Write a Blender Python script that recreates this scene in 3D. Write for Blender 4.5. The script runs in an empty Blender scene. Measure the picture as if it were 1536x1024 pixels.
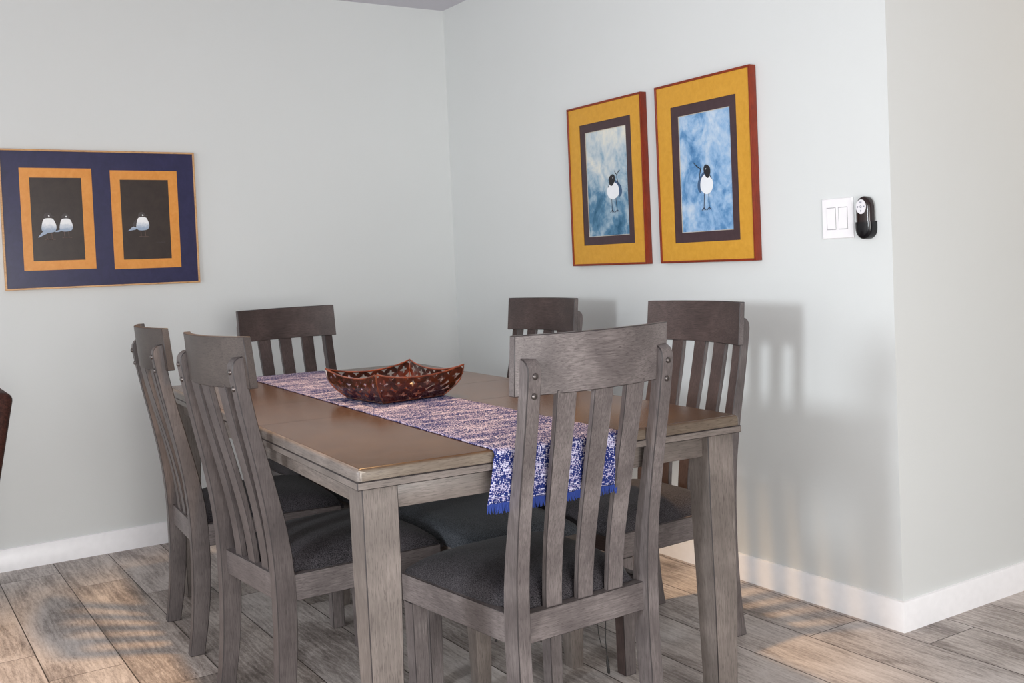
import bpy, bmesh, math, random
from mathutils import Vector, Matrix
random.seed(7)
C = bpy.context.scene.collection
SC = bpy.context.scene
SC.view_settings.view_transform = 'Standard'
SC.view_settings.look = 'None'
SC.view_settings.exposure = 0.0

# ------------------------------------------------------------------ helpers
def srgb(r, g, b):
    f = lambda c: (c/255/12.92) if c/255 <= 0.04045 else ((c/255+0.055)/1.055)**2.4
    return (f(r), f(g), f(b), 1.0)

def new_mat(name):
    m = bpy.data.materials.new(name); m.use_nodes = True
    nt = m.node_tree; nt.nodes.clear()
    o = nt.nodes.new('ShaderNodeOutputMaterial'); b = nt.nodes.new('ShaderNodeBsdfPrincipled')
    nt.links.new(b.outputs[0], o.inputs[0])
    return m, nt, b

class G:
    """small node-graph builder"""
    def __init__(s, nt): s.nt = nt
    def n(s, t, **kw):
        x = s.nt.nodes.new(t)
        for k, v in kw.items(): setattr(x, k, v)
        return x
    def l(s, a, b): s.nt.links.new(a, b)
    def put(s, sock, v):
        if hasattr(v, 'is_output'): s.l(v, sock)
        else: sock.default_value = v
    def math(s, op, a, b=None, c=None):
        x = s.n('ShaderNodeMath', operation=op); s.put(x.inputs[0], a)
        if b is not None: s.put(x.inputs[1], b)
        if c is not None: s.put(x.inputs[2], c)
        return x.outputs[0]
    def noise(s, vec, scale=5, detail=3, rough=.5, dist=0):
        x = s.n('ShaderNodeTexNoise'); s.l(vec, x.inputs['Vector'])
        x.inputs['Scale'].default_value = scale; x.inputs['Detail'].default_value = detail
        x.inputs['Roughness'].default_value = rough; x.inputs['Distortion'].default_value = dist
        return x.outputs['Fac']
    def ramp(s, fac, stops):
        x = s.n('ShaderNodeValToRGB'); s.l(fac, x.inputs[0]); e = x.color_ramp.elements
        while len(e) < len(stops): e.new(.5)
        for i, (p, c) in enumerate(stops):
            e[i].position = p; e[i].color = c if len(c) == 4 else (*c, 1)
        return x.outputs[0]
    def mix(s, fac, a, b, mode='MIX'):
        x = s.n('ShaderNodeMix', data_type='RGBA', blend_type=mode)
        s.put(x.inputs[0], fac); s.put(x.inputs[6], a); s.put(x.inputs[7], b)
        return x.outputs[2]
    def obj(s): return s.n('ShaderNodeTexCoord').outputs['Object']
    def mapv(s, v, scale=(1,1,1), loc=(0,0,0), rot=(0,0,0)):
        x = s.n('ShaderNodeMapping'); s.put(x.inputs['Vector'], v)
        x.inputs['Scale'].default_value = scale; x.inputs['Location'].default_value = loc; x.inputs['Rotation'].default_value = rot
        return x.outputs[0]
    def bump(s, h, strength, dist, bsdf):
        x = s.n('ShaderNodeBump'); x.inputs['Strength'].default_value = strength; x.inputs['Distance'].default_value = dist
        s.l(h, x.inputs['Height']); s.l(x.outputs[0], bsdf.inputs['Normal'])
    def sep(s, v):
        x = s.n('ShaderNodeSeparateXYZ'); s.l(v, x.inputs[0]); return x.outputs
    def comb(s, a, b, c):
        x = s.n('ShaderNodeCombineXYZ'); s.put(x.inputs[0], a); s.put(x.inputs[1], b); s.put(x.inputs[2], c); return x.outputs[0]

def plain(name, col, rough=.5, metal=0, spec=.5, coat=0):
    m, nt, b = new_mat(name)
    g = G(nt); nz = g.noise(g.obj(), 40, 2)
    c2 = tuple(x*.9 for x in col[:3])+(1,)
    g.l(g.mix(nz, col, c2), b.inputs['Base Color'])
    b.inputs['Roughness'].default_value = rough; b.inputs['Metallic'].default_value = metal
    b.inputs['Specular IOR Level'].default_value = spec; b.inputs['Coat Weight'].default_value = coat
    return m

def wood(name, axis, dark, mid, light, rough=.45, spec=.4, coat=0., blotch=9, front=False):
    m, nt, b = new_mat(name); g = G(nt)
    rnd = g.n('ShaderNodeObjectInfo').outputs['Random']
    off = g.comb(g.math('MULTIPLY', rnd, 7.3), g.math('MULTIPLY', rnd, 3.1), g.math('MULTIPLY', rnd, 5.7))
    va = g.n('ShaderNodeVectorMath', operation='ADD'); g.l(g.obj(), va.inputs[0]); g.l(off, va.inputs[1])
    v = va.outputs[0]
    sc = [150, 150, 150]; sc[axis] = 7
    grain = g.noise(g.mapv(v, tuple(sc)), 2.2, 6, .65)
    sc2 = [520, 520, 520]; sc2[axis] = 45
    pores = g.noise(g.mapv(v, tuple(sc2)), 1.0, 2, .6)
    big = g.noise(v, blotch, 3, .6)
    f = g.math('ADD', g.math('MULTIPLY', grain, .5), g.math('MULTIPLY', big, .5))
    col = g.ramp(f, [(.24, dark), (.5, mid), (.76, light)])
    pm = g.ramp(pores, [(.34, (.55, .53, .53)), (.46, (1, 1, 1))])
    col = g.mix(.75, col, pm, 'MULTIPLY')
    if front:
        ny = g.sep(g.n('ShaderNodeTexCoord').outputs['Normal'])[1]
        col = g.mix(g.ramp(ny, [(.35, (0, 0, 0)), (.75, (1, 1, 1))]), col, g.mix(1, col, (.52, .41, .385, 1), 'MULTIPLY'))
    g.l(col, b.inputs['Base Color'])
    b.inputs['Roughness'].default_value = rough; b.inputs['Specular IOR Level'].default_value = spec
    b.inputs['Coat Weight'].default_value = coat; b.inputs['Coat Roughness'].default_value = .25
    g.bump(pores, .12, .001, b)
    return m

def finish(name, bm, mats, parent=None, loc=(0,0,0), sharp=35, smooth=True):
    bmesh.ops.recalc_face_normals(bm, faces=bm.faces[:])
    me = bpy.data.meshes.new(name); bm.to_mesh(me); bm.free()
    if not isinstance(mats, (list, tuple)): mats = [mats]
    for m in mats: me.materials.append(m)
    if smooth:
        me.shade_smooth()
        me.set_sharp_from_angle(angle=math.radians(sharp))
    o = bpy.data.objects.new(name, me); C.objects.link(o); o.location = loc
    if parent: o.parent = parent
    return o

def ring(bm, pts): return [bm.verts.new(p) for p in pts]
def loft(bm, secs, cap=True, closed=True):
    rs = [ring(bm, s) for s in secs]; n = len(rs[0])
    for a, b in zip(rs, rs[1:]):
        for i in range(n if closed else n-1):
            j = (i+1) % n
            bm.faces.new((a[i], a[j], b[j], b[i]))
    if cap: bm.faces.new(rs[0][::-1]); bm.faces.new(rs[-1])
    return rs
def bev(bm, w=.003, seg=2, ang=38, only=None, mi=-1):
    bmesh.ops.recalc_face_normals(bm, faces=bm.faces[:])
    es = [e for e in bm.edges if len(e.link_faces) == 2 and e.calc_face_angle(0) > math.radians(ang) and (only is None or only(e))]
    if es: bmesh.ops.bevel(bm, geom=es, offset=w, segments=seg, affect='EDGES', profile=.5, clamp_overlap=True, material=mi)
def box(bm, lo, hi):
    x0, y0, z0 = lo; x1, y1, z1 = hi
    loft(bm, [[(x0,y0,z0),(x1,y0,z0),(x1,y1,z0),(x0,y1,z0)], [(x0,y0,z1),(x1,y0,z1),(x1,y1,z1),(x0,y1,z1)]])
def bbox(lo, hi, w=.003, seg=2, mi=-1):
    bm = bmesh.new(); box(bm, lo, hi)
    if w: bev(bm, w, seg, mi=mi)
    return bm
def tube(bm, pts, r, n=8, cap=True):
    pts = [Vector(p) for p in pts]; secs = []
    for i, p in enumerate(pts):
        d = (pts[min(i+1, len(pts)-1)]-pts[max(i-1, 0)]).normalized()
        a = Vector((0,0,1)) if abs(d.z) < .9 else Vector((1,0,0))
        u = d.cross(a).normalized(); w = d.cross(u)
        rr = r[i] if isinstance(r, (list, tuple)) else r
        secs.append([p+u*rr*math.cos(2*math.pi*k/n)+w*rr*math.sin(2*math.pi*k/n) for k in range(n)])
    loft(bm, secs, cap)
def empty(name, loc, rz=0):
    o = bpy.data.objects.new(name, None); C.objects.link(o)
    o.location = loc; o.rotation_euler = (0, 0, math.radians(rz)); o.empty_display_size = .1
    return o
def tag(o, label, cat, group=None):
    o['label'] = label; o['category'] = cat
    if group: o['group'] = group
    return o
def struct(o): o['kind'] = 'structure'; return o
def lerp(a, b, t): return a+(b-a)*t
def interp(tab, z):
    for (z0, a), (z1, b) in zip(tab, tab[1:]):
        if z <= z1: return lerp(a, b, max(0, (z-z0)/(z1-z0)))
    return tab[-1][1]

# ------------------------------------------------------------------ materials
glaze_m = plain('dark_glaze_edge', srgb(44, 38, 38), .5)
W_D, W_M, W_L = srgb(66, 60, 60), srgb(98, 91, 90), srgb(138, 130, 128)
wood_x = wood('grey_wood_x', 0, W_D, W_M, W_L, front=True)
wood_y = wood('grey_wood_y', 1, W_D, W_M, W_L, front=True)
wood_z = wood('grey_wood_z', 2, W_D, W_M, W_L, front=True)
T_D, T_M, T_L = srgb(78, 71, 67), srgb(108, 100, 95), srgb(142, 132, 126)
twood_x = wood('table_wood_x', 0, T_D, T_M, T_L, .38)
twood_y = wood('table_wood_y', 1, T_D, T_M, T_L, .38)
twood_z = wood('table_wood_z', 2, T_D, T_M, T_L, .45)

def mat_tabletop():
    m = wood('tabletop_wood', 0, srgb(58, 40, 26), srgb(74, 53, 35), srgb(92, 69, 47), .24, .30)
    nt = m.node_tree; g = G(nt); b = [n for n in nt.nodes if n.type == 'BSDF_PRINCIPLED'][0]
    src = b.inputs['Base Color'].links[0].from_socket
    p = g.sep(g.obj())
    # finish worn away on one corner of the top
    dx = g.math('SUBTRACT', p[0], -.4955); dy = g.math('SUBTRACT', p[1], -.983)
    d = g.math('SQRT', g.math('ADD', g.math('MULTIPLY', dx, dx), g.math('MULTIPLY', dy, dy)))
    d = g.math('ADD', d, g.math('MULTIPLY', g.math('SUBTRACT', g.noise(g.obj(), 90, 2), .5), .006))
    pr = g.math('MULTIPLY', g.math('ABSOLUTE', dx), g.math('ABSOLUTE', dy))
    f = g.math('MAXIMUM', g.math('LESS_THAN', d, .0075), g.math('MULTIPLY', g.math('MULTIPLY', g.math('LESS_THAN', d, .019), g.math('LESS_THAN', pr, .000035)), g.math('GREATER_THAN', p[2], .7535)))
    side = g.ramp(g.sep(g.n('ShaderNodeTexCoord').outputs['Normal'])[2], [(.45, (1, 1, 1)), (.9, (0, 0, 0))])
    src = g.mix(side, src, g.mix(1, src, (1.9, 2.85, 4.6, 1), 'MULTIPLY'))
    for ys in (-.245, .150):
        ln = g.math('LESS_THAN', g.math('ABSOLUTE', g.math('SUBTRACT', p[1], ys)), .0016)
        src = g.mix(ln, src, srgb(40, 32, 26))
    g.l(g.mix(f, src, srgb(146, 137, 126)), b.inputs['Base Color'])
    return m
tabletop_m = mat_tabletop()
groove_m = plain('dark_seam', srgb(46, 38, 30), .9, 0, .1)

def mat_wall(name, col, k=1.0):
    m, nt, b = new_mat(name); g = G(nt); o = g.obj()
    big = g.noise(o, 1.6, 4, .6)
    c1 = col; c2 = tuple(x*.955 for x in col[:3])+(1,)
    g.l(g.mix(big, c1, c2), b.inputs['Base Color'])
    b.inputs['Roughness'].default_value = .6; b.inputs['Specular IOR Level'].default_value = .3
    g.bump(g.noise(o, 170, 3, .6), .14*k, .002, b)
    return m
wall_m = mat_wall('wall_paint', srgb(216, 219, 218))
ceil_m = mat_wall('ceiling_paint', srgb(206, 204, 212))
base_m = plain('white_trim_paint', srgb(252, 252, 254), .3)

def mat_floor():
    m, nt, b = new_mat('wood_look_tile'); g = G(nt)
    geo = g.n('ShaderNodeNewGeometry').outputs['Position']; p = g.sep(geo)
    W, L = .2154, 1.18
    fx = g.math('DIVIDE', g.math('ADD', p[0], .03), W); k = g.math('FLOOR', fx); u = g.math('FRACT', fx)
    yy = g.math('DIVIDE', g.math('ADD', g.math('ADD', p[1], .19), g.math('MULTIPLY', g.math('ADD', k, 10), .256)), L)
    j = g.math('FLOOR', yy); v = g.math('FRACT', yy)
    wn = g.n('ShaderNodeTexWhiteNoise'); g.l(g.comb(k, j, 3.7), wn.inputs['Vector']); r = wn.outputs['Value']
    lp = g.comb(g.math('ADD', p[0], g.math('MULTIPLY', r, 31)), g.math('ADD', p[1], g.math('MULTIPLY', r, 57)), g.math('MULTIPLY', r, 11))
    big = g.noise(g.mapv(lp, (5, 2.2, 1)), 1, 4, .62, .5)
    streak = g.noise(g.mapv(lp, (34, 2.6, 1)), 1.4, 6, .66, .6)
    fine = g.noise(g.mapv(lp, (230, 40, 1)), 1.3, 4, .7)
    wv = g.n('ShaderNodeTexWave', wave_type='BANDS', bands_direction='X')
    g.l(g.mapv(lp, (1, .22, 1)), wv.inputs['Vector'])
    wv.inputs['Scale'].default_value = 17; wv.inputs['Distortion'].default_value = 13; wv.inputs['Detail'].default_value = 3; wv.inputs['Detail Scale'].default_value = 1.3
    f = g.math('ADD', g.math('ADD', g.math('MULTIPLY', big, .44), g.math('MULTIPLY', streak, .26)), g.math('ADD', g.math('MULTIPLY', fine, .26), g.math('MULTIPLY', wv.outputs['Fac'], .04)))
    f = g.math('ADD', f, g.math('MULTIPLY', g.math('SUBTRACT', r, .5), .06))
    col = g.ramp(f, [(.35, srgb(92, 84, 79)), (.46, srgb(152, 143, 138)), (.54, srgb(192, 184, 179)), (.65, srgb(217, 211, 207))])
    tint = g.ramp(r, [(0, (1.0, .965, .92)), (.5, (1, 1, 1)), (1, (.985, .97, .96))])
    col = g.mix(1, col, tint, 'MULTIPLY')
    gu = g.math('MINIMUM', u, g.math('SUBTRACT', 1, u)); gv = g.math('MINIMUM', v, g.math('SUBTRACT', 1, v))
    eu = g.math('LESS_THAN', gu, .0085); ev = g.math('LESS_THAN', gv, .0013)
    gr = g.math('MAXIMUM', eu, ev)
    col = g.mix(gr, col, srgb(66, 56, 50))
    g.l(col, b.inputs['Base Color'])
    b.inputs['Roughness'].default_value = .5; b.inputs['Specular IOR Level'].default_value = .35
    h = g.math('SUBTRACT', g.math('MULTIPLY', streak, .4), gr)
    g.bump(h, .25, .002, b)
    return m
floor_m = mat_floor()

def mat_fabric(name, c1, c2, scale=650):
    m, nt, b = new_mat(name); g = G(nt); o = g.obj()
    sp = g.noise(o, scale, 2, .7); big = g.noise(o, 7, 3, .6)
    f = g.math('ADD', g.math('MULTIPLY', sp, .8), g.math('MULTIPLY', big, .2))
    g.l(g.ramp(f, [(.40, c1), (.60, c2)]), b.inputs['Base Color'])
    b.inputs['Roughness'].default_value = .7; b.inputs['Specular IOR Level'].default_value = .2
    b.inputs['Sheen Weight'].default_value = .05
    g.bump(sp, .35, .001, b)
    return m
fabric_m = mat_fabric('charcoal_fabric', srgb(16, 15, 17), srgb(74, 70, 74), 420)
bench_m = mat_fabric('lit_bench_fabric', srgb(30, 32, 36), srgb(88, 92, 98), 420)  # same fabric as the chairs, lightened: light on the bench put into the colour
bolt_m = plain('pewter_bolt', srgb(96, 90, 88), .3, .8)

def mat_runner():
    m, nt, b = new_mat('woven_runner'); g = G(nt)
    uv = g.n('ShaderNodeTexCoord').outputs['UV']; p = g.sep(uv)
    row = g.math('FLOOR', g.math('DIVIDE', p[1], .0038))
    wn = g.n('ShaderNodeTexWhiteNoise', noise_dimensions='1D'); g.l(row, wn.inputs['W']); rr = wn.outputs['Value']
    dash = g.noise(g.comb(g.math('ADD', g.math('MULTIPLY', p[0], 250), g.math('MULTIPLY', rr, 90)), g.math('MULTIPLY', row, 13.7), 0), 1, 1, .5)
    band = g.noise(g.comb(g.math('MULTIPLY', p[0], 6), g.math('MULTIPLY', p[1], 26), 4), 1, 3, .6)
    fr = g.math('FRACT', g.math('DIVIDE', p[1], .0038))
    prof = g.math('SUBTRACT', 1, g.math('MULTIPLY', g.math('ABSOLUTE', g.math('SUBTRACT', fr, .5)), 2))
    f = g.math('ADD', g.math('ADD', dash, g.math('MULTIPLY', g.math('SUBTRACT', band, .5), .55)), g.math('MULTIPLY', g.math('SUBTRACT', prof, .5), .16))
    wht = g.mix(rr, srgb(204, 202, 224), srgb(166, 156, 186))
    col = g.mix(g.ramp(f, [(.505, (0,0,0)), (.575, (1,1,1))]), g.mix(dash, srgb(18, 30, 84), srgb(38, 54, 122)), wht)
    g.l(col, b.inputs['Base Color'])
    b.inputs['Roughness'].default_value = .85; b.inputs['Specular IOR Level'].default_value = .2
    g.bump(g.math('ADD', prof, f), .6, .002, b)
    return m
runner_m = mat_runner()
fringe_m = plain('blue_fringe', srgb(24, 50, 122), .8)

def mat_paint(name, stops, scale, seed, ztilt=.0):
    m, nt, b = new_mat(name); g = G(nt); o = g.obj()
    v = g.mapv(o, (1, 1, .8), (seed, seed*2.1, seed*.7))
    n1 = g.noise(v, scale, 5, .62, .6); n2 = g.noise(v, scale*3.3, 4, .65, .4)
    z = g.sep(o)[2]
    f = g.math('ADD', g.math('ADD', g.math('MULTIPLY', n1, .72), g.math('MULTIPLY', n2, .28)), g.math('MULTIPLY', z, ztilt))
    g.l(g.ramp(f, stops), b.inputs['Base Color'])
    b.inputs['Roughness'].default_value = .3; b.inputs['Specular IOR Level'].default_value = .3
    return m

# ------------------------------------------------------------------ setting
H, LW, HB = 2.43, 2.641, .0915
def slab(name, lo, hi, m, w=0):
    return struct(finish(name, bbox(lo, hi, w), m, sharp=30))
slab('floor', (-4.6, -6.0, -.06), (2.6, .0, 0), floor_m)
slab('ceiling', (-4.6, -6.0, H), (2.6, .1, H+.06), ceil_m)
slab('wall_back', (-4.6, 0, 0), (0, .1, H), wall_m)
slab('wall_right', (0, -LW, 0), (.1, .1, H), wall_m)
slab('wall_hall', (.1, -LW, 0), (2.6, -LW+.1, H), wall_m)
slab('blocker_wall_side', (2.3, -6.0, 0), (2.4, -LW, H), wall_m)  # unseen wall, added to keep world light off the hall wall
slab('blocker_wall_behind', (-.2, -6.1, 0), (2.4, -6.0, H), wall_m)  # unseen partial wall, also added to block world light from the hall
def baseboard(name, pts):
    bm = bmesh.new()
    prof = [(0, 0), (.013, 0), (.013, HB-.006), (.010, HB-.001), (.006, HB), (0, HB)]
    (x0, y0), (x1, y1), nx, ny, m0, m1 = pts
    tx, ty = (x1-x0), (y1-y0); L = math.hypot(tx, ty); tx /= L; ty /= L
    loft(bm, [[(x0+nx*d+tx*d*m0, y0+ny*d+ty*d*m0, z) for d, z in prof], [(x1+nx*d+tx*d*m1, y1+ny*d+ty*d*m1, z) for d, z in prof]])
    return struct(finish(name, bm, base_m))
baseboard('baseboard_back', ((-4.6, 0), (0, 0), 0, -1, 0, -1))
baseboard('baseboard_right', ((0, 0), (0, -LW), -1, 0, 1, 1))
baseboard('baseboard_hall', ((0, -LW), (2.6, -LW), 0, -1, -1, 0))

# ------------------------------------------------------------------ dining chair
BACK = [(0, -.020), (.06, -.010), (.12, -.003), (.25, .004), (.40, .004), (.50, -.002), (.60, -.016), (.70, -.035), (.80, -.056), (.90, -.074), (.97, -.084)]
FRONT = [(0, .024), (.12, .046), (.25, .058), (.40, .058), (.50, .047), (.60, .026), (.70, .002), (.80, -.022), (.90, -.040), (.97, -.048)]
def smoothtab(tab, n=30):
    zs = [tab[0][0]+(tab[-1][0]-tab[0][0])*i/n for i in range(n+1)]
    vals = [interp(tab, z) for z in zs]
    for _ in range(2): vals = [vals[0]]+[(vals[i-1]+2*vals[i]+vals[i+1])/4 for i in range(1, n)]+[vals[-1]]
    return list(zip(zs, vals))
BACK, FRONT = smoothtab(BACK), smoothtab(FRONT)
def rail_y(x, z):                       # centre line of the curved top rail
    t = (z-.88)/.127
    return lerp(-.028, -.040, t) - .040*(1-(x/.212)**2)

def chair(label):
    t = empty('dining_chair', (0, 0, 0)); tag(t, label, 'chair', 'dining chairs around the table')
    for s in (-1, 1):
        bm = bmesh.new(); xo, xi = s*.203, s*.168
        secs = []
        zs = [.0, .04, .09, .15, .21, .27, .33, .39, .45, .5, .55, .6, .65, .7, .75, .8, .85, .90, .925, .94, .950, .956, .9585]
        for z in zs:
            b, f = interp(BACK, z), interp(FRONT, z)
            if z > .925: b += (1-math.sqrt(max(0, 1-((z-.925)/.0337)**2)))*.034
            secs.append([(xo, b, z), (xi, b, z), (xi, f, z), (xo, f, z)])
        loft(bm, secs); bev(bm, .0022, 1, 50, None, 1)
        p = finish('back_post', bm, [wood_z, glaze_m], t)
        for z in (.922, .880):
            b = interp(BACK, z); bm = bmesh.new(); secs = []
            for d, r in ((.002, .0072), (-.002, .0072), (-.0045, .0055), (-.0055, .003)):
                secs.append([((xo+xi)/2+r*math.cos(a*math.pi/6), b+d, z+r*math.sin(a*math.pi/6)) for a in range(12)])
            loft(bm, secs); finish('bolt', bm, bolt_m, p)
    # curved top rail
    bm = bmesh.new(); secs = []; n = 16
    for i in range(n+1):
        x = -.213+.426*i/n
        a, c = rail_y(x, .878), rail_y(x, 1.006)
        secs.append([(x, a-.011, .878), (x, a+.011, .878), (x, c+.010, 1.006), (x, c-.010, 1.006)])
    loft(bm, secs); bev(bm, .0016, 1, 50, mi=1)
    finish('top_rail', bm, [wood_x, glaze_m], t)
    # three bent slats
    for i in (-1, 0, 1):
        bm = bmesh.new(); secs = []
        mid = lambda z: (interp(BACK, z)+interp(FRONT, z))/2
        xt, xb = .096*i, .088*i
        y1 = rail_y(xt, .885); d1 = y1-mid(.885); d0 = .033-mid(.39)
        for k in range(19):
            z = lerp(.388, .886, k/18); q = k/18
            y = mid(z)+lerp(d0, d1, q); x = lerp(xb, xt, q); w = lerp(.0225, .0265, q)
            secs.append([(x-w, y-.0075, z), (x+w, y-.0075, z), (x+w, y+.0075, z), (x-w, y+.0075, z)])
        loft(bm, secs); bev(bm, .0016, 1, 50, None, 1)
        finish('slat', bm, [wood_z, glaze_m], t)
    finish('seat_rail', bbox((-.172, .020, .328), (.172, .044, .396), .0016, 1, 1), [wood_x, glaze_m], t)
    finish('seat_rail', bbox((-.187, .440, .332), (.187, .462, .398), .0016, 1, 1), [wood_x, glaze_m], t)
    for s in (-1, 1):
        bm = bmesh.new()
        secs = []
        for y, x in ((.052, .2015), (.473, .2285)):
            secs.append([(s*x, y, .330), (s*(x-.022), y, .330), (s*(x-.022), y, .398), (s*x, y, .398)])
        loft(bm, secs); bev(bm, .0016, 1, mi=1)
        finish('seat_rail', bm, [wood_y, glaze_m], t)
        bm = bmesh.new(); xo = s*.2275; xi = s*.1865
        loft(bm, [[(xo-s*.003, .428, 0), (xi, .428, 0), (xi, .466, 0), (xo-s*.003, .466, 0)], [(xo, .426, .3305), (xi, .426, .3305), (xi, .470, .3305), (xo, .470, .3305)]])
        bev(bm, .0018, 1, mi=1); finish('leg', bm, [wood_z, glaze_m], t)
    finish('seat_cushion', cushion_bm(.046, .484, .166, .19, .2255, .394, .066, notch=.062, pw=3.4), fabric_m, t)
    return t

def cushion_bm(y0, y1, wb0, wb1, wf, z0, h, n=22, notch=0, pw=4.5):
    """padded seat: crowned top with tight rounded borders"""
    bm = bmesh.new(); rows = []
    us = [math.sin(math.pi/2*(-1+2*i/n))*.5+(-1+2*i/n)*.5 for i in range(n+1)]
    for v in us:
        r = []
        for u in us:
            y = lerp(y0, y1, (v+1)/2)
            w = lerp(wb1, wf, (v+1)/2)
            if notch and y < y0+notch: w = lerp(wb0, w, ((y-y0)/notch)**3)
            e = max(0, (1-abs(u)**pw)*(1-abs(v)**pw))
            z = z0+h*e**.47
            r.append(bm.verts.new((u*w, y, z)))
        rows.append(r)
    for a, b in zip(rows, rows[1:]):
        for i in range(n): bm.faces.new((a[i], a[i+1], b[i+1], b[i]))
    edge = rows[0]+[r[-1] for r in rows[1:]]+rows[-1][-2::-1]+[r[0] for r in rows[-2:0:-1]]
    low = [bm.verts.new((v.co.x*.985, v.co.y, z0-.008)) for v in edge]
    for i in range(len(edge)):
        j = (i+1) % len(edge); bm.faces.new((edge[i], edge[j], low[j], low[i]))
    bm.faces.new(low)
    return bm

def copy_tree(o, parent=None):
    c = o.copy(); C.objects.link(c); c.parent = parent
    for ch in list(o.children): copy_tree(ch, c)
    return c

CH = [(-1.2378, -2.7694, 2.18, 'grey wooden chair at the near table end, its back hiding part of the hanging runner'),
      (-.3933, -2.1637, 90.15, 'grey wooden chair below the mustard-matted pictures, casting a shadow on the wall'),
      (-.3354, -1.2226, 93.75, 'grey wooden chair nearest the room corner, its rail just above the front chair'),
      (-1.083, -.53, 184.0, 'grey wooden chair at the far table end, in front of the plain back wall'),
      (-1.770, -1.942, -85.9, 'grey wooden chair on the open table side, next to the worn table corner'),
      (-1.763, -1.249, -93.8, 'grey wooden chair on the open table side, beside the striped shadows on the floor')]
proto = None
chairs = []
for i, (x, y, a, lab) in enumerate(CH):
    if proto is None: proto = chair(lab); o = proto
    else: o = copy_tree(proto); o['label'] = lab
    o.location = (x, y, 0); o.rotation_euler = (0, 0, math.radians(a)); chairs.append(o)
# shaded copies of the chair wood: dimness painted into the two open-side backs
wood_x_shaded = wood('shaded_grey_wood_x', 0, srgb(46, 40, 38), srgb(66, 58, 55), srgb(88, 79, 74), .4, front=True)
wood_z_shaded = wood('shaded_grey_wood_z', 2, srgb(58, 52, 52), srgb(84, 77, 76), srgb(112, 104, 102), front=True)
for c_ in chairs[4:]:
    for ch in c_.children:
        nm = ch.name.split('.')[0]; d_ = {'top_rail': wood_x_shaded, 'back_post': wood_z_shaded, 'slat': wood_z_shaded}.get(nm)
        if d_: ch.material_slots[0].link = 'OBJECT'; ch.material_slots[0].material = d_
# loose strap hanging under the nearest seat
bm = bmesh.new()
tube(bm, [(.118, .10, .345), (.116, .10, .30), (.113, .10, .25), (.114, .098, .205)], .0012, 6)
tube(bm, [(.114, .098, .208), (.115, .098, .19), (.117, .098, .168), (.118, .098, .163)], [.0016, .0038, .0034, .001], 6)
tube(bm, [(.114, .10, .225), (.10, .10, .235), (.092, .10, .27), (.09, .10, .345)], .0009, 6)
o = finish('strap', bm, plain('black_strap', srgb(22, 20, 20), .7), chairs[0]); o['label'] = 'loose black strap hanging under the seat'
bm = bmesh.new(); tube(bm, [(-.165, .12, .345), (-.178, .12, .325), (-.186, .12, .312)], .0022, 6)
o = finish('strap', bm, plain('black_thread', srgb(26, 20, 20), .7), chairs[0])

# ------------------------------------------------------------------ bench under the table
bn = empty('padded_bench', (-1.076, -2.262, 0), 0)
tag(bn, 'padded bench pushed under the table between the chairs', 'bench')
BW, BL = .183, 1.0
finish('seat_cushion', cushion_bm(.0, BL, BW, BW, BW, .392, .044, 24, 0, 7), bench_m, bn)
for yy in (.012, BL-.034): finish('apron', bbox((-BW+.006, yy, .335), (BW-.006, yy+.022, .388)), twood_x, bn)
for s in (-1, 1): finish('apron', bbox((min(s*(BW-.006), s*(BW-.028)), .034, .335), (max(s*(BW-.006), s*(BW-.028)), BL-.034, .388)), twood_y, bn)
for s in (-1, 1):
    for e in (0, 1):
        bm = bmesh.new()
        def q(w0, z, ins):
            xo = s*(BW-.002-ins); xi = s*(BW-.002-ins-w0) ; ya = .0+ins if e == 0 else BL-ins; yb = ya+w0 if e == 0 else ya-w0
            return [(xo, ya, z), (xi, ya, z), (xi, yb, z), (xo, yb, z)]
        loft(bm, [q(.040, 0, .008), q(.056, .334, .0)]); bev(bm, .003)
        finish('leg', bm, twood_z, bn)

# ------------------------------------------------------------------ table
TX, TY, TR = -1.2204, -1.7801, math.degrees(-.0591)
tb = empty('dining_table', (TX, TY, 0), TR)
tag(tb, 'rectangular grey-brown extension dining table with one worn pale corner', 'table')
HX, HY = .4945, .9815
def top_panel(name, y0, y1):
    bm = bmesh.new(); box(bm, (-HX, y0, .7365), (HX, y1, .762))
    def outer(e):
        a, b = e.verts[0].co, e.verts[1].co
        on = lambda f: f(a) and f(b)
        sx = on(lambda c: abs(abs(c.x)-HX) < 1e-4) and abs(a.x-b.x) < 1e-4; sy = on(lambda c: abs(abs(c.y)-HY) < 1e-4) and abs(a.y-b.y) < 1e-4
        tp = on(lambda c: c.z > .76)
        return (tp and (sx or sy)) or (sx and sy)
    bev(bm, .010, 4, 38, outer)
    bev(bm, .0028, 1, 60, lambda e: all(v.co.z > .7615 and min(abs(v.co.y+.245), abs(v.co.y-.150)) < 1e-4 for v in e.verts), 1)
    bm.normal_update()
    for f_ in bm.faces:
        if abs(f_.normal.x) > .5 and f_.material_index == 0: f_.material_index = 2
    return finish(name, bm, [tabletop_m, groove_m, twood_y], tb)
top_panel('tabletop_section', -HY, -.245)
top_panel('tabletop_section', .150, HY)
lf = top_panel('tabletop_leaf', -.245, .150)
bm = bbox((-.4965, -.9835, .7185), (.4965, .9835, .7355), .0018, 1, 1); finish('top_edging', bm, [twood_x, glaze_m], tb)
AX, AY = .455, .945
for s in (-1, 1):
    finish('apron', bbox((-AX+.05, min(s*AY, s*(AY-.024)), .664), (AX-.05, max(s*AY, s*(AY-.024)), .7185)), twood_x, tb)
    finish('apron', bbox((min(s*AX, s*(AX-.024)), -AY+.05, .664), (max(s*AX, s*(AX-.024)), AY-.05, .7185)), twood_y, tb)
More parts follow.
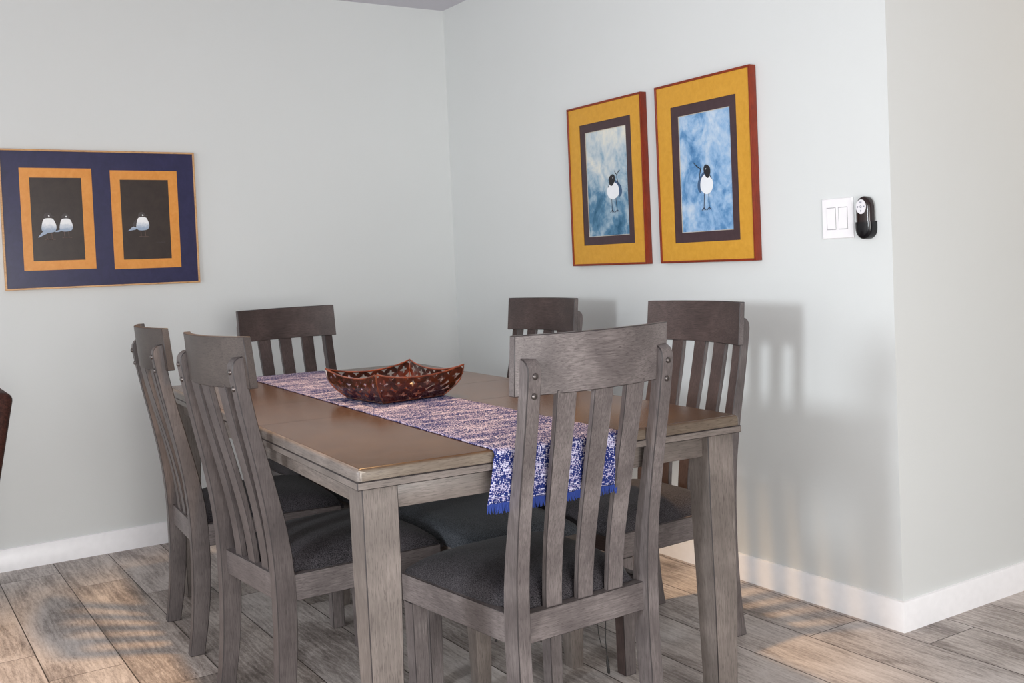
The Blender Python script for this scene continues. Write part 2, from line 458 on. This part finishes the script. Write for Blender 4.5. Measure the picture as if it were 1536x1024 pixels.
for sx in (-1, 1):
    for sy in (-1, 1):
        bm = bmesh.new()
        def q(z, w, xo=.482, yo=.968):
            return [(sx*xo, sy*yo, z), (sx*(xo-w), sy*yo, z), (sx*(xo-w), sy*(yo-w), z), (sx*xo, sy*(yo-w), z)]
        loft(bm, [q(0, .058, .474, .960), q(.30, .070, .480, .966), q(.55, .078), q(.7185, .078)]); bev(bm, .002, 1, mi=1)
        finish('leg', bm, [twood_z, glaze_m], tb)

# ------------------------------------------------------------------ runner (lies on the table, hangs at both ends)
rn = empty('table_runner', (TX, TY, .762), TR)
tag(rn, 'blue and white woven table runner hanging over the table end', 'runner')
def runner_path():
    pts = []; top = .0022; r = .011; drop = .104
    for z in [-drop+drop*i/14 for i in range(15)]: pts.append((-.9935-.004*math.sin((z+drop)/drop*3.1), z-r+.001))
    for i in range(1, 6): a = math.pi*(1-.5*i/6); pts.append((-.9815+r*1.1*math.cos(a), -r+(r+top)*math.sin(a)))
    for i in range(61): pts.append((lerp(-.978, .978, i/60), top+.0006*math.sin(i*1.7)))
    for i in range(1, 6): a = math.pi/2*(1-i/6); pts.append((.9815+r*1.1*math.cos(a), -r+(r+top)*math.sin(a)))
    for i in range(15): pts.append((.9935, -r-.002-drop*i/14))
    return pts
path = runner_path()
def run_x(u, y, z):
    xl, xr = lerp(-.192, -.2, (y+1)/2), lerp(.137, .096, (y+1)/2)
    if y < -.99 and z < -.01: xl -= .022*min(1, (-z)/.11); xr -= .018*min(1, (-z)/.11)
    return lerp(xl, xr, u)
bm = bmesh.new(); uvl = bm.loops.layers.uv.new('UVMap'); rows = []; ss = 0; prev = None; NU = 24
for (y, z) in path:
    if prev: ss += math.hypot(y-prev[0], z-prev[1])
    prev = (y, z)
    rows.append(([bm.verts.new((run_x(i/NU, y, z), y+(.003*math.sin(i*.8) if z < -.02 and y < 0 else 0), z)) for i in range(NU+1)], ss))
for (a, sa), (b, sb) in zip(rows, rows[1:]):
    for i in range(NU):
        f = bm.faces.new((a[i], a[i+1], b[i+1], b[i]))
        for lp, (u, s_) in zip(f.loops, ((i/NU, sa), ((i+1)/NU, sa), ((i+1)/NU, sb), (i/NU, sb))): lp[uvl].uv = (u*.33, s_)
cl = finish('woven_cloth', bm, runner_m, rn)
md = cl.modifiers.new('thick', 'SOLIDIFY'); md.thickness = .0018; md.offset = 0
for (y, z) in (path[0], path[-1]):
    bm = bmesh.new(); n = 150
    for i in range(n):
        x = run_x((i+.5)/n, y, z); L = .019+random.uniform(-.003, .003); dx = random.uniform(-.003, .003); dy = random.uniform(-.002, .002)
        tube(bm, [(x, y, z+.002), (x+dx*.3, y+dy*.5, z-L*.5), (x+dx, y+dy, z-L)], [.0014, .0016, .0010], 5)
    o = finish('fringe', bm, fringe_m, rn); o['label'] = 'plain blue fringe'
    o['kind'] = 'stuff'

# ------------------------------------------------------------------ pierced bowl
def mat_bowl(name, c1, c2):
    m, nt, b = new_mat(name); g = G(nt); nz = g.noise(g.obj(), 30, 3)
    g.l(g.ramp(nz, [(.35, c1), (.65, c2)]), b.inputs['Base Color'])
    b.inputs['Roughness'].default_value = .25; b.inputs['Specular IOR Level'].default_value = .55; b.inputs['Coat Weight'].default_value = .3
    return m
bowl_m = mat_bowl('brown_lacquered_metal', srgb(44, 18, 11), srgb(84, 33, 15))
rim_m = mat_bowl('copper_brown_wire', srgb(78, 34, 20), srgb(124, 62, 34))
ca, sa_ = math.cos(math.radians(TR)), math.sin(math.radians(TR))
bx, by = -.015, -.027
bw = empty('pierced_bowl', (TX+ca*bx-sa_*by, TY+sa_*bx+ca*by, .7662), TR+8.8)
tag(bw, 'square flared brown metal bowl pierced with circles, on the table runner', 'bowl')
def bowl_pt(side, u, v):
    """side 0..3, u in -1..1 along the side, v 0..1 upwards"""
    s = lerp(.104, .150, v)+.013*math.sin(math.pi*v)
    zz = .004+v*(.068+.021*abs(u)**2.2)
    k = 1-.05*(1-u*u)*v
    p = Vector((u*s, -s*k, zz))
    return Matrix.Rotation(side*math.pi/2, 4, 'Z') @ p
for side in range(4):
    bm = bmesh.new()
    for cv, nx, half in ((.735, 6, 1.0), (.27, 5, .97), (.0, 6, .97)):
        for i in range(nx):
            cu = (-1+(2*(i+.5))/nx)*half
            ru, rv = 1.06/nx*half, .265
            outr, innr = [], []
            for k in range(32):
                a = 2*math.pi*k/32; ca_, sn_ = math.cos(a), math.sin(a)
                ast = .22+.30*abs(math.cos(2*a))**2.4
                lift = .0006*(i % 2)
                def bp(u, v):
                    q = bowl_pt(side, max(-.995, min(.995, u)), max(0, min(.985, v)))
                    return Vector((q.x*(1+lift*8), q.y*(1+lift*8), q.z))
                outr.append(bm.verts.new(bp(cu+ru*ca_, cv+rv*sn_)))
                innr.append(bm.verts.new(bp(cu+ru*ast*ca_, cv+rv*ast*sn_)))
            for k in range(32):
                q_ = (k+1) % 32
                bm.faces.new((outr[k], outr[q_], innr[q_], innr[k]))
    o = finish('pierced_side', bm, bowl_m, bw, sharp=60)
bm = bmesh.new()
pts = [bowl_pt(s, -1+2*i/14, 1.0) for s in range(4) for i in range(14)]
tube(bm, pts+[pts[0]], .0028, 8, False); finish('rim', bm, rim_m, bw)
for s in range(4):
    bm = bmesh.new(); tube(bm, [bowl_pt(s, -1, v/10) for v in range(11)], .0022, 8); finish('corner_wire', bm, rim_m, bw)
bm = bmesh.new()
pts = [bowl_pt(s, -1+2*i/6, 0) for s in range(4) for i in range(6)]
tube(bm, pts+[pts[0]], .0026, 8, False)
loft(bm, [[(x*.104, y*.104, .003) for x, y in ((-1,-1),(1,-1),(1,1),(-1,1))], [(x*.104, y*.104, .0045) for x, y in ((-1,-1),(1,-1),(1,1),(-1,1))]])
finish('bowl_base', bm, bowl_m, bw)

# ------------------------------------------------------------------ pictures
def curve_poly(pts, n=6):
    """closed Catmull-Rom through 2-D points"""
    out = []; N = len(pts)
    for i in range(N):
        p0, p1, p2, p3 = (Vector(pts[(i+k-1) % N]) for k in range(4))
        for k in range(n):
            t = k/n
            out.append(.5*((2*p1)+(p2-p0)*t+(2*p0-5*p1+4*p2-p3)*t*t+(3*p1-p0-3*p2+p3)*t**3))
    return out
def flat(bm, pts, d, mi, th=.0004):
    """a painted patch: pts (a, z) in picture space, standing d in front of the sheet"""
    lo = [bm.verts.new((a, -d, z)) for a, z in pts]
    f = bm.faces.new(lo); f.material_index = mi
def stroke(bm, pts, w, d, mi):
    pts = [Vector(p) for p in pts]; L, R = [], []
    for i, p in enumerate(pts):
        t = (pts[min(i+1, len(pts)-1)]-pts[max(i-1, 0)]).normalized(); nrm = Vector((-t.y, t.x))
        ww = w[i] if isinstance(w, (list, tuple)) else w
        L.append(p+nrm*ww/2); R.append(p-nrm*ww/2)
    vl = [bm.verts.new((q.x, -d, q.y)) for q in L]; vr = [bm.verts.new((q.x, -d, q.y)) for q in R]
    for i in range(len(pts)-1):
        f = bm.faces.new((vl[i], vl[i+1], vr[i+1], vr[i])); f.material_index = mi
def sheet(name, a0, a1, z0, z1, d, th, m, par):
    """thin sheet from depth d to d+th in front of the wall (picture space x right, -y out)"""
    return finish(name, bbox((a0, -d-th, z0), (a1, -d, z1), 0), m, par)
def frame_mesh(name, W, Ht, fw, depth, m, par):
    bm = bmesh.new()
    def rect(x, z, y): return [(-x, y, -z), (x, y, -z), (x, y, z), (-x, y, z)]
    w, h = W/2, Ht/2
    secs = [rect(w, h, -.001), rect(w, h, -depth), rect(w-fw, h-fw, -depth), rect(w-fw, h-fw, -.001)]
    rs = loft(bm, secs, cap=False)
    for i in range(4):
        j = (i+1) % 4; bm.faces.new((rs[-1][i], rs[-1][j], rs[0][j], rs[0][i]))
    bev(bm, .0012, 2)
    return finish(name, bm, m, par)
def face_mat(name, stops_top, stops_bot=None):
    m, nt, b = new_mat(name); g = G(nt); o = g.obj(); n = g.noise(o, 70, 3, .6)
    z = g.sep(g.n('ShaderNodeTexCoord').outputs['Generated'])[2]
    f = g.math('ADD', z, g.math('MULTIPLY', g.math('SUBTRACT', n, .5), .35))
    g.l(g.ramp(f, stops_top), b.inputs['Base Color']); b.inputs['Roughness'].default_value = .5
    return m
white_m = face_mat('gull_white', [(.0, srgb(170, 180, 196)), (.35, srgb(150, 168, 190)), (.6, srgb(236, 238, 240)), (1, srgb(244, 244, 244))])
white2_m = plain('gull_breast_white', srgb(236, 240, 244), .5)
dark_m = plain('gull_hood_black', srgb(26, 26, 32), .5)
wing_m = plain('gull_wing_slate', srgb(58, 88, 122), .5)
leg_m = plain('gull_leg_ink', srgb(40, 44, 66), .5)
leg2_m = plain('gull_leg_brown', srgb(92, 70, 62), .5)
hood2_m = plain('gull_hood_faint', srgb(66, 58, 58), .5)

mustard_m = mat_paint('mustard_mat', [(.3, srgb(196, 142, 44)), (.7, srgb(212, 158, 58))], 40, 1)
brownmat_m = mat_paint('dark_brown_mat', [(.3, srgb(62, 46, 50)), (.7, srgb(74, 56, 60))], 40, 2)
red_m = wood('cherry_frame', 2, srgb(96, 30, 12), srgb(128, 42, 16), srgb(150, 58, 24), .3)
water1_m = mat_paint('watercolour_grey_blue', [(.30, srgb(30, 84, 116)), (.42, srgb(84, 128, 158)), (.5, srgb(150, 174, 190)), (.60, srgb(190, 200, 204)), (.72, srgb(222, 220, 208))], 9, 3.3, .42)
water2_m = mat_paint('watercolour_blue', [(.30, srgb(36, 92, 142)), (.42, srgb(92, 140, 186)), (.5, srgb(140, 176, 212)), (.60, srgb(182, 202, 222)), (.72, srgb(216, 218, 224))], 10, 7.1, .12)
bead_m = plain('cream_bevel', srgb(206, 196, 180), .5)

def gull_front(par, cx, cz, s, flip, tail):
    """black-hooded gull standing, painted on the sheet"""
    bm = bmesh.new(); F = -1 if flip else 1
    P = lambda pts: [(cx+F*x*s*(1.1 if flip else 1.4), cz+z*s) for x, z in pts]
    flat(bm, curve_poly(P([(.12, .30), (.36, .12), (.46, -.14), (.42, -.36), (.30, -.42), (.22, -.1)])), .0004, 2)      # wing
    flat(bm, curve_poly(P([(-.10, .16), (.08, .22), (.26, .08), (.32, -.14), (.28, -.36), (.06, -.50), (-.16, -.44), (-.28, -.22), (-.24, .02)])), .0008, 0)
    flat(bm, curve_poly(P([(-.08, .52), (.06, .56), (.14, .44), (.12, .26), (.02, .10), (-.08, .08), (-.16, .22), (-.17, .40)])), .0012, 1)
    stroke(bm, P([(-.14, .16), (-.22, .02)]), .03*s, .0012, 1)
    for pts in tail: stroke(bm, P(pts), [.02*s]+[.05*s]*(len(pts)-2)+[.015*s], .0006, 1 if len(pts) < 4 else 2)
    for lx, dx in ((-.06, .0), (.14, .05)):
        stroke(bm, P([(lx, -.44), (lx+dx*.5, -.72), (lx+dx, -1.0)]), .035*s, .0006, 3)
        for t in (-.1, .0, .1): stroke(bm, P([(lx+dx, -.98), (lx+dx+t, -1.08)]), .03*s, .0006, 3)
    stroke(bm, P([(.02, .42), (.05, .39)]), .025*s, .0015, 0)
    return finish('painted_gull', bm, [white2_m, dark_m, wing_m, leg_m], par, smooth=False)

def signature(par, a, z, w, m):
    bm = bmesh.new()
    pts = [(a+w*i/22, z+.0022*math.sin(i*1.9)+.0012*math.sin(i*.7)) for i in range(23)]
    stroke(bm, pts, .0012, .0006, 0)
    stroke(bm, [(a-.006, z-.003), (a-.004, z+.004), (a-.001, z-.002)], .0012, .0006, 0)
    return finish('signature', bm, m, par, smooth=False)

def small_picture(y0, y1, z0, z1, mat, art, water, label, gull):
    """hangs on the right wall; picture space x -> world -y"""
    W, Ht = abs(y1-y0), z1-z0; cy, cz = (y0+y1)/2, (z0+z1)/2
    t = empty('framed_picture', (0, cy, cz), -90); tag(t, label, 'picture', 'pair of mustard-matted gull pictures')
    frame_mesh('frame', W, Ht, .008, .031, red_m, t)
    sheet('backing', -W/2+.002, W/2-.002, -Ht/2+.002, Ht/2-.002, .002, .012, brownmat_m, t)
    A = lambda r: (-(r[0]-cy), -(r[1]-cy), r[2]-cz, r[3]-cz)
    m0 = A(mat); a0 = A(art)
    def mat_ring(name, o, i, d, th, m):
        bm = bmesh.new()
        R = lambda r, y: [(r[0], y, r[2]), (r[1], y, r[2]), (r[1], y, r[3]), (r[0], y, r[3])]
        rs = loft(bm, [R(o, -d), R(o, -d-th), R(i, -d-th), R(i, -d)], cap=False)
        for k in range(4): j = (k+1) % 4; bm.faces.new((rs[-1][k], rs[-1][j], rs[0][j], rs[0][k]))
        return finish(name, bm, m, t)
    mat_ring('outer_mat', (-W/2+.007, W/2-.007, -Ht/2+.007, Ht/2-.007), m0, .024, .002, mustard_m)
    mat_ring('inner_mat', (m0[0]-.004, m0[1]+.004, m0[2]-.004, m0[3]+.004), a0, .0215, .002, brownmat_m)
    mat_ring('mat_bevel', (a0[0]-.004, a0[1]+.004, a0[2]-.004, a0[3]+.004), (a0[0]+.002, a0[1]-.002, a0[2]+.002, a0[3]-.002), .0195, .0015, bead_m)
    # painting with its own origin for its own texture space
    p = finish('painting', bbox((-(a0[1]-a0[0])/2-.003, -.0012, -(a0[3]-a0[2])/2-.003), ((a0[1]-a0[0])/2+.003, 0, (a0[3]-a0[2])/2+.003), 0), water, t,
               loc=((a0[0]+a0[1])/2, -.0175, (a0[2]+a0[3])/2))
    gull(p)
    signature(p, (a0[1]-a0[0])/2-.055, -(a0[3]-a0[2])/2+.016, .036, leg_m)
    return t
def on_sheet(fn):
    def g_(p):
        o = fn(p); o.location.y = -.0013
    return g_
small_picture(-1.0684, -1.5518, 1.1234, 1.7783, (-1.148, -1.481, 1.207, 1.701), (-1.180, -1.447, 1.241, 1.667), water1_m,
    'framed pale grey-blue gull watercolour, farther from the light switch',
    on_sheet(lambda p: gull_front(p, .032, -.022, .092, False, [[(.30, .10), (.24, .36), (.22, .56)], [(.24, .52), (.16, .60), (.12, .72)], [(.24, .52), (.32, .66), (.40, .70)]])))
small_picture(-1.6326, -2.1208, 1.1234, 1.7783, (-1.714, -2.048, 1.196, 1.692), (-1.7495, -2.0145, 1.2325, 1.655), water2_m,
    'framed bright blue gull watercolour, nearer the light switch',
    on_sheet(lambda p: gull_front(p, .005, -.030, .098, True, [[(.36, .10), (.30, .38), (.26, .52)], [(.28, .42), (.44, .52), (.66, .72)]])))

# wide double picture on the back wall
W, Ht = .779, .570; cx, cz = -1.687, 1.4125
wp = empty('framed_picture', (cx, 0, cz), 0); wp.rotation_euler = (0, math.radians(.35), 0)
tag(wp, 'wide gold-framed picture with navy mat and two orange-bordered gull paintings', 'picture')
gold_m = wood('gold_frame', 0, srgb(176, 128, 84), srgb(204, 158, 110), srgb(222, 182, 136), .35)
navy_m = mat_paint('navy_mat', [(.3, srgb(38, 38, 70)), (.7, srgb(50, 48, 84))], 30, 4)
orange_m = mat_paint('orange_mat', [(.3, srgb(212, 138, 58)), (.7, srgb(226, 156, 78))], 40, 5)
black_m = mat_paint('black_brown_paper', [(.3, srgb(48, 38, 36)), (.7, srgb(62, 52, 46))], 20, 6)
frame_mesh('frame', W, Ht, .007, .021, gold_m, wp)
sheet('navy_mat', -W/2+.005, W/2-.005, -Ht/2+.005, Ht/2-.005, .002, .012, navy_m, wp)
def small_gull(par, x, z, s, flip, pose):
    bm = bmesh.new(); F = -1 if flip else 1
    P = lambda pts: [(x+F*a*s, z+b*s) for a, b in pts]
    flat(bm, curve_poly(P([(-.22, .50), (.22, .50), (.40, .28), (.50, -.10), (.40, -.40), (.10, -.50), (-.30, -.48), (-.48, -.28), (-.44, .10), (-.36, .36)])), .0006, 0)
    flat(bm, curve_poly(P([(-.28, .52), (-.26, .80), (-.06, .92), (.16, .84), (.24, .52), (0, .50)])), .0004, 1)
    stroke(bm, P([(.14, .70), (.42, .62)]), [.08*s, .02*s], .0005, 1)
    stroke(bm, P([(.02, .72), (.05, .62)]), .09*s, .0009, 0)
    if pose == 0: flat(bm, curve_poly(P([(-.34, -.40), (-.10, -.52), (-.42, -.70), (-.72, -.84), (-.58, -.62)])), .0005, 0)
    elif pose == 1: stroke(bm, P([(-.36, -.38), (-.62, -.48), (-.84, -.52)]), [.16*s, .12*s, .04*s], .0005, 0)
    else:
        flat(bm, P([(-.40, -.30), (-.55, -.44), (-1.14, -.56), (-.86, -.30), (-.7, -.2)]), .0005, 0)
        flat(bm, curve_poly(P([(-.30, .46), (-.60, .20), (-.74, -.10), (-.48, -.18), (-.36, .1)])), .0003, 1)
    for lx in (-.16, .16):
        stroke(bm, P([(lx, -.48), (lx+.02, -1.0)]), .05*s, .0003, 2)
        stroke(bm, P([(lx-.16, -1.0), (lx+.02, -.97), (lx+.24, -1.0)]), .04*s, .0003, 2)
    return finish('painted_gull', bm, [white_m, hood2_m, leg2_m], par, smooth=False)
for (o, i, birds) in (((-2.003, -1.7265, 1.2045, 1.622), (-1.9665, -1.768, 1.243, 1.583), [(-1.902, 1.387, .058, False, 0), (-1.836, 1.388, .052, False, 1)]),
                      ((-1.653, -1.3755, 1.1985, 1.616), (-1.6145, -1.4145, 1.238, 1.577), [(-1.530, 1.389, .055, False, 2)])):
    A = (o[0]-cx, o[1]-cx, o[2]-cz, o[3]-cz); B = (i[0]-cx, i[1]-cx, i[2]-cz, i[3]-cz)
    bm = bmesh.new(); R = lambda r, y: [(r[0], y, r[2]), (r[1], y, r[2]), (r[1], y, r[3]), (r[0], y, r[3])]
    rs = loft(bm, [R(A, -.0135), R(A, -.0155), R(B, -.0155), R(B, -.0135)], cap=False)
    for k in range(4): j = (k+1) % 4; bm.faces.new((rs[-1][k], rs[-1][j], rs[0][j], rs[0][k]))
    finish('orange_mat', bm, orange_m, wp)
    p = finish('painting', bbox((B[0]-.004, -.0004, B[2]-.004), (B[1]+.004, 0, B[3]+.004), 0), black_m, wp, loc=(0, -.0141, 0))
    for (x, z, s, fl, po) in birds:
        g_ = small_gull(p, x-cx, z-cz, s, fl, po); g_.location.y = -.0005
    if len(birds) == 1: sg = signature(p, B[1]-.055, B[2]+.07, .03, hood2_m); sg.location.y = -.0005

# ------------------------------------------------------------------ light switch and remote
plastic_m = plain('white_plastic', srgb(244, 242, 244), .3)
gap_m = plain('switch_gap_shadow', srgb(150, 148, 150), .6)
sw = empty('light_switch', (0, -2.4465, 1.2455), -90); tag(sw, 'white double rocker light switch on the wall beside the black remote', 'switch')
bm = bmesh.new(); R = lambda w, h, y: [(-w, y, -h), (w, y, -h), (w, y, h), (-w, y, h)]
loft(bm, [R(.0600, .0625, -.0005), R(.0600, .0625, -.003), R(.0575, .060, -.0062), R(.0, .0, -.0062)], cap=False)
finish('wall_plate', bm, plastic_m, sw)
for s, tilt in ((-1, 1), (1, -1)):
    x = s*.0225
    fr = finish('rocker_surround', bbox((x-.0178, -.0066, -.0345), (x+.0178, -.0055, .0345), 0), gap_m, sw)
    bm = bmesh.new(); w = .0162; h = .0325
    top, bot = (-.0100, -.0068) if tilt > 0 else (-.0068, -.0100)
    loft(bm, [[(x-w, -.006, -h), (x+w, -.006, -h), (x+w, bot, -h), (x-w, bot, -h)], [(x-w, -.006, 0), (x+w, -.006, 0), (x+w, -.0076, 0), (x-w, -.0076, 0)], [(x-w, -.006, h), (x+w, -.006, h), (x+w, top, h), (x-w, top, h)]])
    finish('rocker', bm, plastic_m, sw)
rm = empty('fan_remote', (0, -2.562, 1.2415), -90); tag(rm, 'small black oval remote with white round keypad in a wall cradle', 'remote control')
blk_m = plain('glossy_black_plastic', srgb(34, 20, 20), .2, 0, .4, .2)
blk2_m = plain('black_plastic', srgb(12, 12, 16), .25, 0, .35, .1)
def pill(hw, zt, zb, y, rt, rb, n=14):
    pts = []
    for i in range(n+1): a = math.pi*i/n; pts.append((hw*math.cos(a), y, zt-rt+rt*math.sin(a)))
    for i in range(n+1): a = math.pi+math.pi*i/n; pts.append((hw*math.cos(a), y, zb+rb+rb*math.sin(a)))
    return pts
bm = bmesh.new(); loft(bm, [pill(.0255, .0635, -.060, -.008, .034, .030), pill(.0265, .0645, -.061, -.022, .034, .03), pill(.0235, .0615, -.058, -.030, .031, .027), pill(.016, .053, -.05, -.0325, .022, .02)])
finish('remote_body', bm, blk_m, rm, sharp=60)
bm = bmesh.new()
def cup(hw, zt, zb, y):
    pts = [(hw, y, zt), (-hw, y, zt)]
    for i in range(15): a = math.pi+math.pi*i/14; pts.append((hw*math.cos(a), y, zb+.032+.032*math.sin(a)))
    return pts
loft(bm, [cup(.029, -.012, -.0645, -.0005), cup(.029, -.012, -.0645, -.026), cup(.0265, -.0125, -.062, -.0315), cup(.018, -.0125, -.055, -.0342)]); finish('cradle', bm, blk2_m, rm, sharp=60)
bm = bmesh.new(); loft(bm, [[(-.003+.0185*math.cos(a*math.pi/16), -.031, .033+.0225*math.sin(a*math.pi/16)) for a in range(32)], [(-.003+.0175*math.cos(a*math.pi/16), -.0340, .033+.0215*math.sin(a*math.pi/16)) for a in range(32)]])
kp = finish('keypad', bm, plain('white_keypad', srgb(232, 230, 234), .4), rm)
bm = bmesh.new(); ink = plain('keypad_ink', srgb(70, 80, 110), .6)
def pad(pts, w): stroke(bm, [(-.003+a, .033+b) for a, b in pts], w, .0343, 0)
pad([(-.004, .014), (.004, .014)], .002); pad([(-.0025, .011), (.003, .011)], .0012)
pad([(-.014, 0), (-.008, 0)], .0022); pad([(-.011, -.0028), (-.011, .0028)], .0015); pad([(.009, .001), (.014, .001)], .0022)
pad([(.003*math.cos(a*math.pi/5), .003*math.sin(a*math.pi/5)) for a in range(11)], .0013)
pad([(0, -.009), (0, -.0155)], .0014); pad([(-.002, -.012), (.002, -.012)], .0014)
finish('icon', bm, ink, kp, smooth=False)

# ------------------------------------------------------------------ dark chair cut off by the frame
leather_m = mat_fabric('dark_brown_leather', srgb(44, 24, 20), srgb(70, 40, 32), 120)
ch2 = empty('upholstered_chair', (-2.62, -.60, 0), 0); tag(ch2, 'dark brown upholstered chair with rounded back, cut off by the photo edge', 'chair')
bm = bmesh.new(); box(bm, (-.11, -.21, .0), (0, .21, .475)); bev(bm, .026, 5)
bk = finish('backrest', bm, leather_m, ch2, sharp=60); bk.location = (.366, 0, .325); bk.rotation_euler = (0, math.radians(11.4), 0)
bm = bmesh.new(); box(bm, (-.13, -.21, .34), (.345, .21, .46)); bev(bm, .03, 4); finish('seat', bm, leather_m, ch2)
for x in (-.10, .355):
    for y in (-.18, .18):
        bm = bmesh.new(); loft(bm, [[(x-.013, y-.013, 0), (x+.013, y-.013, 0), (x+.013, y+.013, 0), (x-.013, y+.013, 0)], [(x-.022, y-.022, .37), (x+.022, y-.022, .37), (x+.022, y+.022, .37), (x-.022, y+.022, .37)]]); bev(bm, .003)
        finish('leg', bm, wood_z, ch2)

# ------------------------------------------------------------------ lights
def area(name, loc, target, size, energy, col, spread=180, shape='DISK'):
    d = bpy.data.lights.new(name, 'AREA'); d.shape = shape; d.size = size; d.energy = energy; d.color = col; d.spread = math.radians(spread)
    o = bpy.data.objects.new(name, d); C.objects.link(o); o.location = loc
    o.rotation_euler = (Vector(target)-Vector(loc)).to_track_quat('-Z', 'Y').to_euler()
    return o
area('window_light', (-5.2, -3.56, 1.42), (0, -2.2, 1.05), .6, 13, (.90, .95, 1.0), 66)
d = bpy.data.lights.new('ceiling_lamp', 'SPOT'); d.energy = 190; d.color = (1.0, .62, .30); d.spot_size = math.radians(75); d.spot_blend = .5; d.shadow_soft_size = .07
o = bpy.data.objects.new('ceiling_lamp', d); C.objects.link(o); o.location = (-1.42, -1.82, 2.38)
area('hall_lamp', (1.7, -3.7, 2.2), (.8, -2.9, .4), .5, 7, (1.0, .78, .55))
area('rear_fill_light', (-2.3, -5.9, .95), (-1.3, 0, .15), 1.6, 50, (1.0, .975, .95), 130)  # added soft fill behind the camera, lifts the lower walls
w = bpy.data.worlds.new('World'); SC.world = w; w.use_nodes = True
bg = w.node_tree.nodes['Background']; bg.inputs[0].default_value = (.985, .99, 1.0, 1); bg.inputs[1].default_value = 1.6

# ------------------------------------------------------------------ camera
f, px, py = 1560.87, 767.98, 455.2
fw = (math.radians(32.2601), math.radians(-2.4238), math.radians(-2.5916))
yaw, pit, rol = fw
F_ = Vector((math.sin(yaw)*math.cos(pit), math.cos(yaw)*math.cos(pit), math.sin(pit)))
Rr = Vector((math.cos(yaw), -math.sin(yaw), 0)); U = Rr.cross(F_)
R2 = Rr*math.cos(rol)+U*math.sin(rol); U2 = -Rr*math.sin(rol)+U*math.cos(rol)
cam = bpy.data.cameras.new('Camera'); co = bpy.data.objects.new('Camera', cam); C.objects.link(co)
M = Matrix((R2, U2, -F_)).transposed().to_4x4(); M.translation = Vector((-2.5941, -4.6366, 1.1643)); co.matrix_world = M
cam.sensor_width = 36; cam.lens = f/1536*36
cam.shift_x = (768-px)/1536; cam.shift_y = -(512-py)/1536
cam.clip_start = .05
SC.camera = co
